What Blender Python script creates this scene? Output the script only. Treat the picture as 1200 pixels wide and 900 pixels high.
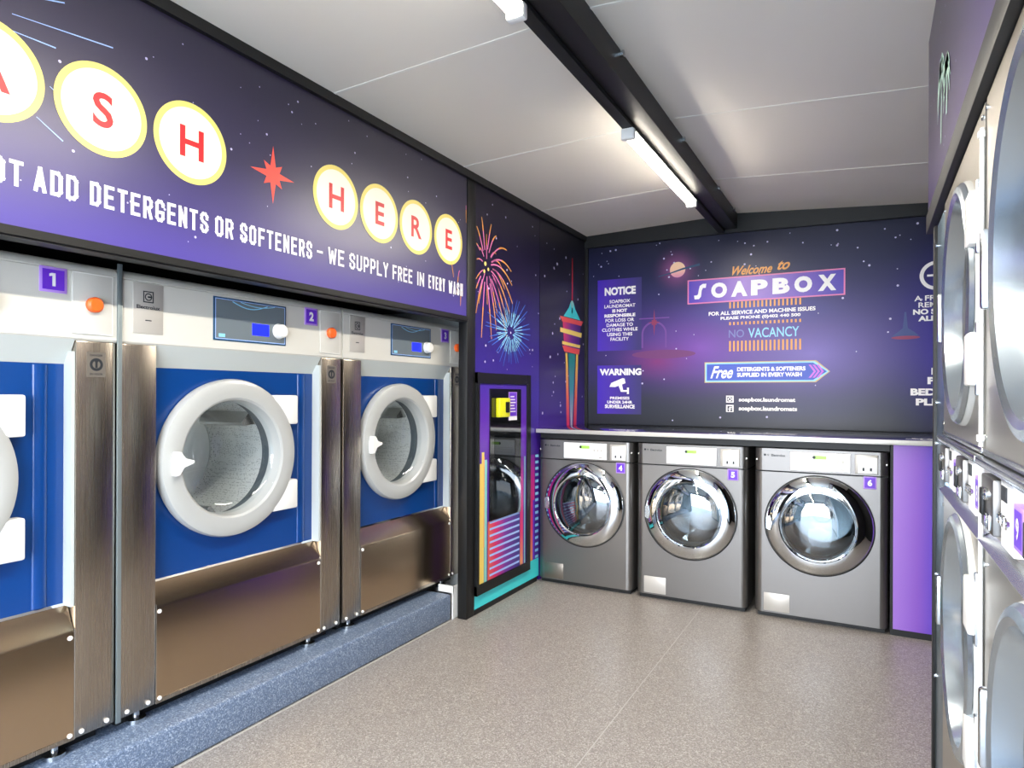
import bpy, bmesh, math, random
from mathutils import Vector, Matrix
random.seed(7)
for o in list(bpy.data.objects): bpy.data.objects.remove(o)
S = bpy.context.scene
C = S.collection
PI = math.pi

# ---------------------------------------------------------------- camera
cam_d = bpy.data.cameras.new('camera'); cam = bpy.data.objects.new('camera', cam_d); C.objects.link(cam)
cam.location = (0, 0, 1.36)
cam.rotation_mode = 'QUATERNION'
cam.rotation_quaternion = (Matrix.Rotation(0.4988, 4, 'Z') @ Matrix.Rotation(PI/2, 4, 'X') @ Matrix.Rotation(0.0041, 4, 'Z')).to_quaternion()
cam_d.sensor_width = 36; cam_d.lens = 766.9/1200*36
cam_d.shift_y = 12.9/1200
cam_d.clip_start = 0.03
S.camera = cam

# ---------------------------------------------------------------- world, light, exposure
S.view_settings.view_transform = 'Standard'
S.view_settings.look = 'None'
S.view_settings.exposure = 1.35
S.view_settings.gamma = 1.0
S.view_settings.use_curve_mapping = False
w = bpy.data.worlds.new('world'); S.world = w; w.use_nodes = True
wn = w.node_tree.nodes; wl = w.node_tree.links; wn.clear()
out = wn.new('ShaderNodeOutputWorld'); bg = wn.new('ShaderNodeBackground')
tc = wn.new('ShaderNodeTexCoord'); sx = wn.new('ShaderNodeSeparateXYZ'); rp = wn.new('ShaderNodeValToRGB')
wl.new(tc.outputs['Generated'], sx.inputs[0]); wl.new(sx.outputs['Z'], rp.inputs[0])
rp.color_ramp.elements[0].position = 0.0; rp.color_ramp.elements[0].color = (0.95, 0.97, 1.0, 1)
rp.color_ramp.elements[1].position = 0.7; rp.color_ramp.elements[1].color = (0.42, 0.66, 1.0, 1)
wl.new(rp.outputs[0], bg.inputs[0]); bg.inputs[1].default_value = 5.8
wl.new(bg.outputs[0], out.inputs[0])
TUBE = 13.0; LAMP_W = 13.5

# ---------------------------------------------------------------- helpers
def lin(c):
    return c/12.92 if c <= 0.04045 else ((c+0.055)/1.055)**2.4
def hx(s):
    s = s.lstrip('#'); return tuple(lin(int(s[i:i+2], 16)/255) for i in (0, 2, 4)) + (1,)

def mat(name, col, rough=0.5, metal=0.0, coat=0.0, emis=None, es=0.0, spec=0.5):
    m = bpy.data.materials.new(name); m.use_nodes = True
    b = m.node_tree.nodes['Principled BSDF']
    b.inputs['Base Color'].default_value = hx(col) if isinstance(col, str) else tuple(col)+(1,)
    b.inputs['Roughness'].default_value = rough; b.inputs['Metallic'].default_value = metal
    b.inputs['Coat Weight'].default_value = coat; b.inputs['Coat Roughness'].default_value = 0.08
    b.inputs['Specular IOR Level'].default_value = spec
    if emis:
        b.inputs['Emission Color'].default_value = hx(emis) if isinstance(emis, str) else tuple(emis)+(1,)
        b.inputs['Emission Strength'].default_value = es
    return m
def nodes(m): return m.node_tree.nodes, m.node_tree.links, m.node_tree.nodes['Principled BSDF']

def brushed(name, col, rough=0.3, axis=2, amt=0.02, metal=1.0):
    """brushed sheet steel, grain along one local axis"""
    m = mat(name, col, rough, metal); n, l, b = nodes(m)
    t = n.new('ShaderNodeTexCoord'); mp = n.new('ShaderNodeMapping'); no = n.new('ShaderNodeTexNoise')
    s = [520, 520, 520]; s[axis] = 1.5; mp.inputs['Scale'].default_value = s
    l.new(t.outputs['Object'], mp.inputs[0]); l.new(mp.outputs[0], no.inputs['Vector'])
    no.inputs['Scale'].default_value = 1.0; no.inputs['Detail'].default_value = 2
    mr = n.new('ShaderNodeMapRange'); mr.inputs['To Min'].default_value = rough-amt*0.25; mr.inputs['To Max'].default_value = rough+amt*.5
    l.new(no.outputs['Fac'], mr.inputs[0]); l.new(mr.outputs[0], b.inputs['Roughness'])
    bp = n.new('ShaderNodeBump'); bp.inputs['Strength'].default_value = 0.012; bp.inputs['Distance'].default_value = 0.0006
    l.new(no.outputs['Fac'], bp.inputs['Height']); l.new(bp.outputs[0], b.inputs['Normal'])
    return m

def ramp_mat(name, stops, rough=0.35, axis='Z', blobs=(), spec=0.5):
    """print whose colours run along one local axis, with soft printed clouds (x,z,radius_x,radius_z,colour,strength)"""
    m = mat(name, '#000000', rough, spec=spec); n, l, b = nodes(m)
    t = n.new('ShaderNodeTexCoord'); s = n.new('ShaderNodeSeparateXYZ'); l.new(t.outputs['Object'], s.inputs[0])
    lo, hi = stops[0][0], stops[-1][0]
    mr = n.new('ShaderNodeMapRange'); mr.inputs['From Min'].default_value = lo; mr.inputs['From Max'].default_value = hi
    l.new(s.outputs[axis], mr.inputs[0])
    r = n.new('ShaderNodeValToRGB'); l.new(mr.outputs[0], r.inputs[0])
    e = r.color_ramp.elements
    while len(e) < len(stops): e.new(0.5)
    for i, (p, c) in enumerate(stops):
        e[i].position = (p-lo)/(hi-lo); e[i].color = hx(c)
    cur = r.outputs[0]
    for (bx, bz, rx, rz, c, st) in blobs:
        mp = n.new('ShaderNodeMapping'); mp.inputs['Location'].default_value = (-bx/rx, 0, -bz/rz)
        mp.inputs['Scale'].default_value = (1/rx, 0, 1/rz); l.new(t.outputs['Object'], mp.inputs[0])
        g = n.new('ShaderNodeTexGradient'); g.gradient_type = 'QUADRATIC_SPHERE'; l.new(mp.outputs[0], g.inputs[0])
        mu = n.new('ShaderNodeMath'); mu.operation = 'MULTIPLY'; mu.inputs[1].default_value = st; l.new(g.outputs['Fac'], mu.inputs[0])
        mx = n.new('ShaderNodeMix'); mx.data_type = 'RGBA'; mx.inputs['B'].default_value = hx(c)
        l.new(mu.outputs[0], mx.inputs['Factor']); l.new(cur, mx.inputs['A']); cur = mx.outputs['Result']
    l.new(cur, b.inputs['Base Color'])
    return m

def speckle(name, base, light, dark, rough=0.34):
    m = mat(name, base, rough); n, l, b = nodes(m)
    t = n.new('ShaderNodeTexCoord')
    def vor(scale, lo, hi):
        v = n.new('ShaderNodeTexVoronoi'); v.inputs['Scale'].default_value = scale; l.new(t.outputs['Object'], v.inputs['Vector'])
        sp = n.new('ShaderNodeSeparateColor'); l.new(v.outputs['Color'], sp.inputs[0])
        mr = n.new('ShaderNodeMapRange'); mr.inputs['From Min'].default_value = lo; mr.inputs['From Max'].default_value = hi
        l.new(sp.outputs[0], mr.inputs[0]); return mr.outputs[0]
    a = vor(210, .55, .95); c = vor(260, .6, 1.0)
    m1 = n.new('ShaderNodeMix'); m1.data_type = 'RGBA'; m1.inputs['A'].default_value = hx(base); m1.inputs['B'].default_value = hx(light); l.new(a, m1.inputs['Factor'])
    m2 = n.new('ShaderNodeMix'); m2.data_type = 'RGBA'; m2.inputs['B'].default_value = hx(dark); l.new(m1.outputs['Result'], m2.inputs['A']); l.new(c, m2.inputs['Factor'])
    l.new(m2.outputs['Result'], b.inputs['Base Color'])
    no = n.new('ShaderNodeTexNoise'); no.inputs['Scale'].default_value = 60; l.new(t.outputs['Object'], no.inputs['Vector'])
    bp = n.new('ShaderNodeBump'); bp.inputs['Strength'].default_value = .12; bp.inputs['Distance'].default_value = .002
    l.new(no.outputs['Fac'], bp.inputs['Height']); l.new(bp.outputs[0], b.inputs['Normal'])
    return m

def glass_mat(name, tint=(0.93, 0.96, 0.97), lo=0.06):
    m = bpy.data.materials.new(name); m.use_nodes = True; n = m.node_tree.nodes; l = m.node_tree.links; n.clear()
    o = n.new('ShaderNodeOutputMaterial'); mx = n.new('ShaderNodeMixShader'); tr = n.new('ShaderNodeBsdfTransparent'); gl = n.new('ShaderNodeBsdfGlossy')
    fr = n.new('ShaderNodeLayerWeight'); fr.inputs['Blend'].default_value = .5
    pw = n.new('ShaderNodeMath'); pw.operation = 'POWER'; pw.inputs[1].default_value = 5.0; l.new(fr.outputs['Facing'], pw.inputs[0])
    mr = n.new('ShaderNodeMapRange'); mr.inputs['To Min'].default_value = lo; mr.inputs['To Max'].default_value = 1.0
    l.new(pw.outputs[0], mr.inputs[0]); l.new(mr.outputs[0], mx.inputs[0])
    tr.inputs[0].default_value = tint+(1,); gl.inputs['Roughness'].default_value = 0.02
    l.new(tr.outputs[0], mx.inputs[1]); l.new(gl.outputs[0], mx.inputs[2]); l.new(mx.outputs[0], o.inputs[0])
    return m

def drum_mat(name, col='#eceeec', rough=0.36, metal=.35):
    """stainless drum sheet with rows of punched holes"""
    m = mat(name, col, rough, metal); n, l, b = nodes(m)
    t = n.new('ShaderNodeTexCoord'); v = n.new('ShaderNodeTexVoronoi'); v.inputs['Scale'].default_value = 115; v.inputs['Randomness'].default_value = 0.6
    l.new(t.outputs['Object'], v.inputs['Vector'])
    mr = n.new('ShaderNodeMapRange'); mr.inputs['From Min'].default_value = .22; mr.inputs['From Max'].default_value = .30
    l.new(v.outputs['Distance'], mr.inputs[0])
    mx = n.new('ShaderNodeMix'); mx.data_type = 'RGBA'; mx.inputs['A'].default_value = hx('#7c8284'); mx.inputs['B'].default_value = hx(col)
    l.new(mr.outputs[0], mx.inputs['Factor']); l.new(mx.outputs['Result'], b.inputs['Base Color'])
    return m

GLYPH = {  # condensed capitals as pen strokes on a unit cell
 'D': [[(0, 0), (0, 1), (.7, 1), (1, .85), (1, .15), (.7, 0), (0, 0)]], 'O': [[(.3, 0), (0, .13), (0, .87), (.3, 1), (.7, 1), (1, .87), (1, .13), (.7, 0), (.3, 0)]],
 'N': [[(0, 0), (0, 1), (1, 0), (1, 1)]], 'T': [[(0, 1), (1, 1)], [(.5, 1), (.5, 0)]], 'A': [[(0, 0), (.5, 1), (1, 0)], [(.18, .25), (.82, .25)]],
 'E': [[(1, 1), (0, 1), (0, 0), (1, 0)], [(0, .52), (.85, .52)]], 'F': [[(1, 1), (0, 1), (0, 0)], [(0, .5), (.85, .5)]],
 'R': [[(0, 0), (0, 1), (.7, 1), (1, .87), (1, .62), (.7, .48), (0, .48)], [(.6, .48), (1, 0)]], 'P': [[(0, 0), (0, 1), (.7, 1), (1, .87), (1, .55), (.7, .42), (0, .42)]],
 'G': [[(1, .80), (1, .87), (.7, 1), (.3, 1), (0, .87), (0, .13), (.3, 0), (.7, 0), (1, .13), (1, .42), (.6, .42)]],
 'S': [[(1, .75), (1, .87), (.7, 1), (.3, 1), (0, .87), (0, .68), (.25, .55), (.75, .45), (1, .32), (1, .13), (.7, 0), (.3, 0), (0, .13), (0, .27)]],
 'W': [[(0, 1), (.22, 0), (.5, .8), (.78, 0), (1, 1)]], 'U': [[(0, 1), (0, .13), (.3, 0), (.7, 0), (1, .13), (1, 1)]], 'L': [[(0, 1), (0, 0), (1, 0)]],
 'Y': [[(0, 1), (.5, .45), (1, 1)], [(.5, .45), (.5, 0)]], 'V': [[(0, 1), (.5, 0), (1, 1)]], 'H': [[(0, 0), (0, 1)], [(1, 0), (1, 1)], [(0, .5), (1, .5)]], 'I': [[(0, 0), (0, 1)]]}
class G:
    """collects shapes in a frame where x runs right, y goes into the thing and z goes up"""
    def __init__(s): s.q = 0; s.v = []; s.f = []; s.mi = []; s.k = 0
    def add(s, vs, fs):
        o = len(s.v); s.v += [tuple(p) for p in vs]; s.f += [tuple(i+o for i in f) for f in fs]; s.mi += [s.k]*len(fs); return s
    def box(s, x0, x1, y0, y1, z0, z1, bev=0.0, seg=2):
        if bev <= 0:
            vs = [(x, y, z) for x in (x0, x1) for y in (y0, y1) for z in (z0, z1)]
            return s.add(vs, [(0, 1, 3, 2), (4, 6, 7, 5), (0, 4, 5, 1), (2, 3, 7, 6), (0, 2, 6, 4), (1, 5, 7, 3)])
        bm = bmesh.new(); bmesh.ops.create_cube(bm, size=1)
        for q in bm.verts: q.co = Vector(((x0+x1)/2+q.co.x*(x1-x0), (y0+y1)/2+q.co.y*(y1-y0), (z0+z1)/2+q.co.z*(z1-z0)))
        bmesh.ops.bevel(bm, geom=bm.edges[:], offset=bev, segments=seg, profile=0.5, affect='EDGES')
        bm.verts.index_update()
        s.add([q.co for q in bm.verts], [[q.index for q in f.verts] for f in bm.faces]); bm.free(); return s
    def lathe(s, cx, cz, prof, n=64, closed=False):
        m = len(prof); vs = []
        for i in range(n):
            a = 2*PI*i/n
            for (r, y) in prof: vs.append((cx+r*math.cos(a), y, cz+r*math.sin(a)))
        fs = []
        for i in range(n):
            j = (i+1) % n
            for k in range(m if closed else m-1):
                k2 = (k+1) % m
                fs.append((i*m+k, i*m+k2, j*m+k2, j*m+k))
        return s.add(vs, fs)
    def cyl(s, cx, cz, r, y0, y1, n=24, bev=0.0):
        if bev: prof = [(0.0001, y0), (r-bev, y0), (r, y0+bev), (r, y1)]
        else: prof = [(0.0001, y0), (r, y0), (r, y1)]
        return s.lathe(cx, cz, prof, n)
    def vcyl(s, cx, cy, prof, n=20):
        """turned about a vertical axis; prof = (r, z)"""
        m = len(prof); vs = [(cx+r*math.cos(2*PI*i/n), cy+r*math.sin(2*PI*i/n), z) for i in range(n) for (r, z) in prof]
        fs = [(i*m+k, ((i+1) % n)*m+k, ((i+1) % n)*m+k+1, i*m+k+1) for i in range(n) for k in range(m-1)]
        return s.add(vs, fs)
    def prism(s, pts, y0, y1):
        n = len(pts); vs = [(x, y0, z) for x, z in pts]+[(x, y1, z) for x, z in pts]
        fs = [tuple(range(n)), tuple(range(2*n-1, n-1, -1))]+[(i, (i+1) % n, (i+1) % n+n, i+n) for i in range(n)]
        return s.add(vs, fs)
    def xprism(s, pts, x0, x1):
        """profile in (y,z) pulled along x"""
        n = len(pts); vs = [(x0, y, z) for y, z in pts]+[(x1, y, z) for y, z in pts]
        fs = [tuple(range(n)), tuple(range(2*n-1, n-1, -1))]+[(i, (i+1) % n, (i+1) % n+n, i+n) for i in range(n)]
        return s.add(vs, fs)
    def flat(s, pts, y): return s.add([(x, y, z) for x, z in pts], [tuple(range(len(pts)))])
    def rect(s, x0, x1, z0, z1, y): return s.flat([(x0, z0), (x1, z0), (x1, z1), (x0, z1)], y)
    def disc(s, cx, cz, r, y, n=40, rz=None):
        rz = rz or r
        return s.flat([(cx+r*math.cos(2*PI*i/n), cz+rz*math.sin(2*PI*i/n)) for i in range(n)], y)
    def annulus(s, cx, cz, r0, r1, y, n=48, a0=0, a1=2*PI):
        vs = []
        for i in range(n+1):
            a = a0+(a1-a0)*i/n
            vs += [(cx+r0*math.cos(a), y, cz+r0*math.sin(a)), (cx+r1*math.cos(a), y, cz+r1*math.sin(a))]
        return s.add(vs, [(2*i, 2*i+1, 2*i+3, 2*i+2) for i in range(n)])
    def frame(s, x0, x1, z0, z1, t, y):
        s.rect(x0, x1, z0, z0+t, y); s.rect(x0, x1, z1-t, z1, y); s.rect(x0, x0+t, z0+t, z1-t, y); return s.rect(x1-t, x1, z0+t, z1-t, y)
    def ribbon(s, pts, w, y, w1=None):
        vs = []; n = len(pts)
        for i, (x, z) in enumerate(pts):
            a = pts[max(0, i-1)]; b = pts[min(n-1, i+1)]; dx, dz = b[0]-a[0], b[1]-a[1]; L = math.hypot(dx, dz) or 1
            ww = (w+(w1-w)*i/(n-1) if w1 is not None else w)/2
            vs += [(x-dz/L*ww, y, z+dx/L*ww), (x+dz/L*ww, y, z-dx/L*ww)]
        return s.add(vs, [(2*i, 2*i+1, 2*i+3, 2*i+2) for i in range(n-1)])
    def star(s, cx, cz, rs, y, n=8, a0=PI/2):
        pts = []
        for i in range(2*n):
            a = a0+PI*i/n; r = rs[i % len(rs)]; pts.append((cx+r*math.cos(a), cz+r*math.sin(a)))
        return s.flat(pts, y)
    def rect_hole(s, x0, x1, z0, z1, cx, cz, r, y0, y1, n=64):
        """sheet from y0 back to y1 with a round hole"""
        angs = sorted(set([2*PI*i/n for i in range(n)]+[math.atan2(z-cz, x-cx) % (2*PI) for x in (x0, x1) for z in (z0, z1)]))
        ins, outs = [], []
        for a in angs:
            c, q = math.cos(a), math.sin(a); t = 1e9
            if c > 1e-9: t = min(t, (x1-cx)/c)
            if c < -1e-9: t = min(t, (x0-cx)/c)
            if q > 1e-9: t = min(t, (z1-cz)/q)
            if q < -1e-9: t = min(t, (z0-cz)/q)
            ins.append((cx+r*c, cz+r*q)); outs.append((cx+t*c, cz+t*q))
        m = len(angs); vs = []
        for y in (y0, y1):
            vs += [(x, y, z) for x, z in ins]; vs += [(x, y, z) for x, z in outs]
        fs = []
        for i in range(m):
            j = (i+1) % m
            fs += [(i, j, m+j, m+i), (2*m+i, 3*m+i, 3*m+j, 2*m+j), (i, 2*m+i, 2*m+j, j), (m+i, m+j, 3*m+j, 3*m+i)]
        return s.add(vs, fs)
    def text(s, st, x0, x1, z0, z1, y, bold=0.0, shear=0.0, depth=0.0, keep=False):
        cu = bpy.data.curves.new('lettering_curve', 'FONT'); cu.body = st; cu.offset = bold; cu.shear = shear; cu.resolution_u = 4
        ob = bpy.data.objects.new('lettering_curve', cu); C.objects.link(ob)
        dg = bpy.context.evaluated_depsgraph_get(); me = bpy.data.meshes.new_from_object(ob.evaluated_get(dg))
        vs = [v.co.copy() for v in me.vertices]; fs = [tuple(p.vertices) for p in me.polygons]
        bpy.data.objects.remove(ob); bpy.data.curves.remove(cu); bpy.data.meshes.remove(me)
        if not vs: return s
        a0 = min(v.x for v in vs); a1 = max(v.x for v in vs); b0 = min(v.y for v in vs); b1 = max(v.y for v in vs)
        if keep:   # keep the letters' own proportions inside the box's height
            k = (z1-z0)/(b1-b0); mid = (x0+x1)/2; x0, x1 = mid-k*(a1-a0)/2, mid+k*(a1-a0)/2
        return s.add([(x0+(v.x-a0)/(a1-a0)*(x1-x0), y, z0+(v.y-b0)/(b1-b0)*(z1-z0)) for v in vs], fs)
    def block(s, st, x0, x1, z0, z1, y, t):
        ws_ = [t if c == 'I' else (1.35 if c == 'W' else 1.0) for c in st]; gap = t*.9
        nI = st.count('I'); unit = (x1-x0-gap*(len(st)-1)-t*nI)/max(1e-6, sum(w_ for w_, c in zip(ws_, st) if c != 'I')); x = x0
        for c, w_ in zip(st, ws_):
            w_ = t if c == 'I' else w_*unit
            for li in GLYPH[c]:
                P = [(x+t/2+px_*(w_-t), z0+t/2+pz_*(z1-z0-t)) for px_, pz_ in li]
                for k in range(len(P)-1):
                    (ax, az), (bx, bz) = P[k], P[k+1]; L = math.hypot(bx-ax, bz-az) or 1; ux, uz = (bx-ax)/L*t/2, (bz-az)/L*t/2
                    e0, e1 = (1, 1)
                    s.flat([(ax-ux*e0-uz, az-uz*e0+ux), (ax-ux*e0+uz, az-uz*e0-ux), (bx+ux*e1+uz, bz+uz*e1-ux), (bx+ux*e1-uz, bz+uz*e1+ux)], y-.00002*s.q); s.q += 1
            x += w_+gap
        return s
    def build(s, name, m, parent=None, off=(0, 0, 0), smooth=True, label=None, kind=None):
        me = bpy.data.meshes.new(name); me.from_pydata([(x+off[0], y+off[1], z+off[2]) for x, y, z in s.v], [], s.f)
        ms = m if isinstance(m, (list, tuple)) else [m]
        for q in ms: me.materials.append(q)
        if len(ms) > 1: me.polygons.foreach_set('material_index', s.mi)
        me.update()
        bm = bmesh.new(); bm.from_mesh(me); bmesh.ops.recalc_face_normals(bm, faces=bm.faces[:])
        bm.to_mesh(me); bm.free()
        if smooth:
            me.polygons.foreach_set('use_smooth', [True]*len(me.polygons)); me.set_sharp_from_angle(angle=math.radians(32))
        o = bpy.data.objects.new(name, me); C.objects.link(o)
        if parent: o.parent = parent
        if label: o['label'] = label
        if kind: o['kind'] = kind
        return o

def thing(name, label, cat, loc=(0, 0, 0), rz=0, group=None):
    o = bpy.data.objects.new(name, None); C.objects.link(o); o.empty_display_size = .1
    o.location = loc; o.rotation_euler = (0, 0, rz); o['label'] = label; o['category'] = cat
    if group: o['group'] = group
    return o
def tag(o, label, cat, group=None):
    o['label'] = label; o['category'] = cat
    if group: o['group'] = group
    return o
def struct(name, g, m, parent=None): return g.build(name, m, parent, kind='structure')
LEFT, RIGHT = PI/2, -PI/2

# ---------------------------------------------------------------- materials
M = dict(
 black=mat('black_trim', '#070809', .5), blackg=mat('black_gloss', '#060607', .08, coat=.4), dark=mat('dark_inside', '#101214', .7),
 ceil=mat('ceiling_sheet', '#e8e2d8', .38), joint=mat('joint_white', '#ebe8e0', .5), white=mat('white_plastic', '#ecebe7', .3),
 pale=mat('pale_grey_enamel', '#d0cec6', .32, coat=.15), bevelgrey=mat('soft_grey_enamel', '#bcc2c0', .35),
 blue=mat('blue_enamel', '#013a7e', .3, coat=.3), steel=brushed('brushed_steel', '#aca296', .27), steelh=brushed('brushed_steel_flat', '#c2ab90', .22, axis=0),
 silver=brushed('silver_cabinet', '#7f7c79', .36, axis=0, metal=.9), silverd=brushed('silver_edge', '#8c857c', .3, metal=.85),
 bench=brushed('bench_steel', '#cfcdc8', .09, axis=0, amt=.03), chrome=mat('chrome', '#dfe3e6', .05, 1.0), satin=mat('satin_metal', '#c8ccce', .22, 1.0),
 ring=mat('door_ring_grey', '#b0b1ae', .28, coat=.2), rubber=mat('door_gasket', '#4b5358', .5), gasket2=mat('dark_gasket', '#1c2022', .45),
 drum=drum_mat('drum_sheet'), drumd=drum_mat('small_drum_sheet', '#8e9496', .25, 1.0), drumbd=mat('small_drum_back', '#8b9194', .22, 1.0), dryer=brushed('dryer_sheet', '#b3ada3', .3, axis=2, metal=.9), dish=mat('door_dish', '#b4c0ca', .24, .92), rim=mat('dryer_rim', '#c4c4c0', .35), drumb=mat('drum_back', '#dfe3e3', .34, .55), glass=glass_mat('door_glass'), glassd=glass_mat('dryer_glass', (.62, .68, .72), .20),
 orange=mat('orange_button', '#f2641e', .35), lcd=mat('blue_screen', '#0a14c8', .3, emis='#1420ff', es=1.1), lcdg=mat('green_screen', '#8bbf4a', .3, emis='#8bc34a', es=.35),
 panelgrey=mat('panel_slate', '#68737a', .5), navy=mat('navy_line', '#17466b', .4), keyw=mat('key_white', '#ffffff', .35),
 plate=mat('plate_silver', '#c4bfb7', .35, .25), purple=mat('number_purple', '#6a2fd0', .4), purplel=mat('number_rim', '#b58ce8', .4), ink=mat('dark_ink', '#20262c', .5),
 paper=mat('white_ink', '#f6f4f6', .45), redink=mat('red_ink', '#d8262c', .4), yel=mat('yellow_ink', '#f6e27a', .4), cream=mat('cream_ink', '#fffbe6', .4),
 starink=mat('star_ink', '#c9c4e8', .45), orangeink=mat('orange_ink', '#e9a04a', .4), pinkink=mat('pink_ink', '#e07ab0', .4), magenta=mat('magenta_ink', '#e4256e', .4),
 teal=mat('teal_ink', '#46e2e6', .4), aqua=mat('aqua_ink', '#8fd6cf', .4), yellow=mat('warm_yellow_ink', '#ffdc6c', .4), blueink=mat('blue_ink', '#3f6fd0', .4),
 skyink=mat('sky_ink', '#8fd2f4', .4), dimred=mat('dim_red_ink', '#8a2c58', .4), dimpur=mat('dim_purple_ink', '#6a3f92', .4), lightblue=mat('light_blue_ink', '#a9c8ff', .4),
 terminal=mat('terminal_yellow', '#e6e41f', .4), mint=mat('mint_ink', '#bfe6d6', .45), coral=mat('coral_ink', '#f0574c', .4),
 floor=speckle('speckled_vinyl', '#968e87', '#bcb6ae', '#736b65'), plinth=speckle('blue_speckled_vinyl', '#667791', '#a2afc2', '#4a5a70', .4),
 floorseam=mat('weld_seam', '#b8b3ad', .4), ground=mat('forecourt_concrete', '#b4b0a8', .8),
 tube=mat('tube_light', '#ffffff', .4, emis=(1.0, .93, .80), es=TUBE),
)

# ---------------------------------------------------------------- setting
XL, XR, YB = -2.133, .205, 5.232
def q3(g, a, b): return g.box(a[0], b[0], a[1], b[1], a[2], b[2])
fl = struct('floor', G().box(-3.3, 1.35, -1.4, YB+.1, -.1, 0), M['floor'])
struct('floor_seam', G().box(-2.209, -2.199, -1.4, 3.335, 0, .0014), M['floorseam'], fl)
struct('floor_seam', G().box(-.937, -.933, -1.4, 4.35, 0, .0009), M['floorseam'], fl)
struct('ground', G().box(-14, 12, -22, -1.4, -.25, -.1), M['ground'])
struct('wall_left', G().box(-3.4, -3.3, -1.4, YB+.1, 0, 2.9), M['dark'])
struct('wall_back', G().box(-3.3, 1.35, YB+.03, YB+.13, 0, 2.9), M['black'])
struct('wall_right', G().box(1.25, 1.35, -1.4, YB+.03, 0, 2.9), M['dark'])
struct('wall_partition', G().box(-3.3, -2.16, 3.60, 3.64, 0, 2.7), mat('partition_white', '#cfd0cc', .4))
wf = G().box(-3.3, -1.95, -1.4, -1.3, 0, 2.9).box(.95, 1.25, -1.4, -1.3, 0, 2.9).box(-1.95, .95, -1.4, -1.3, 2.45, 2.9)
struct('wall_front', wf, M['dark'])
ce = struct('ceiling', G().box(-3.3, 1.35, -1.4, YB+.1, 2.90, 3.0), M['black'])
# pitched ceiling sheets: (x,z) run of each side and the joints between the sheets
seams = [-1.4, -1.0, .08, 1.14, 2.20, 3.27, 4.32, YB]
def zl(x): return 2.712+(x+2.133)/(1.143)*.034
def zr(x): return 2.752-(x+.88)*.072
for side, (xa, xb, fz) in enumerate(((-2.15, -.96, zl), (-.96, 1.26, zr))):
    for i in range(len(seams)-1):
        y0, y1 = seams[i]+.0025, seams[i+1]-.0025
        g = G(); za, zb = fz(xa), fz(xb)
        g.add([(xa, y0, za), (xb, y0, zb), (xb, y1, zb), (xa, y1, za), (xa, y0, za+.03), (xb, y0, zb+.03), (xb, y1, zb+.03), (xa, y1, za+.03)],
              [(0, 1, 2, 3), (4, 7, 6, 5), (0, 4, 5, 1), (1, 5, 6, 2), (2, 6, 7, 3), (3, 7, 4, 0)])
        g.build('ceiling_panel', M['ceil'], ce)
        if 0 < i:
            y = seams[i]; g = G()
            g.add([(xa, y-.007, za-.002), (xb, y-.007, zb-.002), (xb, y+.007, zb-.002), (xa, y+.007, za-.002), (xa, y-.007, za+.03), (xb, y-.007, zb+.03), (xb, y+.007, zb+.03), (xa, y+.007, za+.03)],
                  [(0, 1, 2, 3), (4, 7, 6, 5), (0, 4, 5, 1), (1, 5, 6, 2), (2, 6, 7, 3), (3, 7, 4, 0)])
            g.build('joint_strip', M['joint'], ce)
struct('trim_1', G().box(-2.14, -2.112, -1.3, YB, 2.668, 2.712), M['black'])
g = G(); g.add([(x, y, z) for y in (YB-.035, YB+.03) for (x, z) in ((-2.14, 2.612), (-.96, 2.612), (-.96, 2.76), (-2.14, 2.72))], [(0, 1, 2, 3), (7, 6, 5, 4), (0, 4, 5, 1), (1, 5, 6, 2), (2, 6, 7, 3), (3, 7, 4, 0)])
g.add([(x, y, z) for y in (YB-.035, YB+.03) for (x, z) in ((-.96, 2.612), (1.25, 2.56), (1.25, 2.62), (-.96, 2.765))], [(0, 1, 2, 3), (7, 6, 5, 4), (0, 4, 5, 1), (1, 5, 6, 2), (2, 6, 7, 3), (3, 7, 4, 0)])
struct('trim_2', g, M['black'])
struct('trim_3', G().box(-2.15, -2.108, YB-.02, YB+.01, 1.11, 2.7), M['black'])

# steel beam and its batten lights
bm_ = thing('ceiling_beam', 'black box steel beam running front to back below the white ceiling', 'beam', (-.955, 1.9, 2.636))
G().box(-.072, .072, -3.2, 3.30, 0, .13, .004).build('beam_body', M['black'], bm_)
G().box(-.068, -.018, -3.2, 3.30, -.022, 0, .003).build('cable_trunking', M['dark'], bm_)
for y in (.62, 1.62, 2.55, 3.12):
    G().vcyl(0, 0, [(.0001, -.002), (.013, -.002), (.013, .012), (.006, .014), (.006, .03)], 12)
    g = G(); n = 8
    vs = [(.072+dx, y+.014*math.cos(2*PI*i/n), .098+.014*math.sin(2*PI*i/n)) for dx in (0, .016) for i in range(n)]
    g.add(vs, [tuple(range(n-1, -1, -1)), tuple(range(n, 2*n))]+[(i, (i+1) % n, (i+1) % n+n, i+n) for i in range(n)])
    g.build('bolt', M['satin'], bm_)
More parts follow.
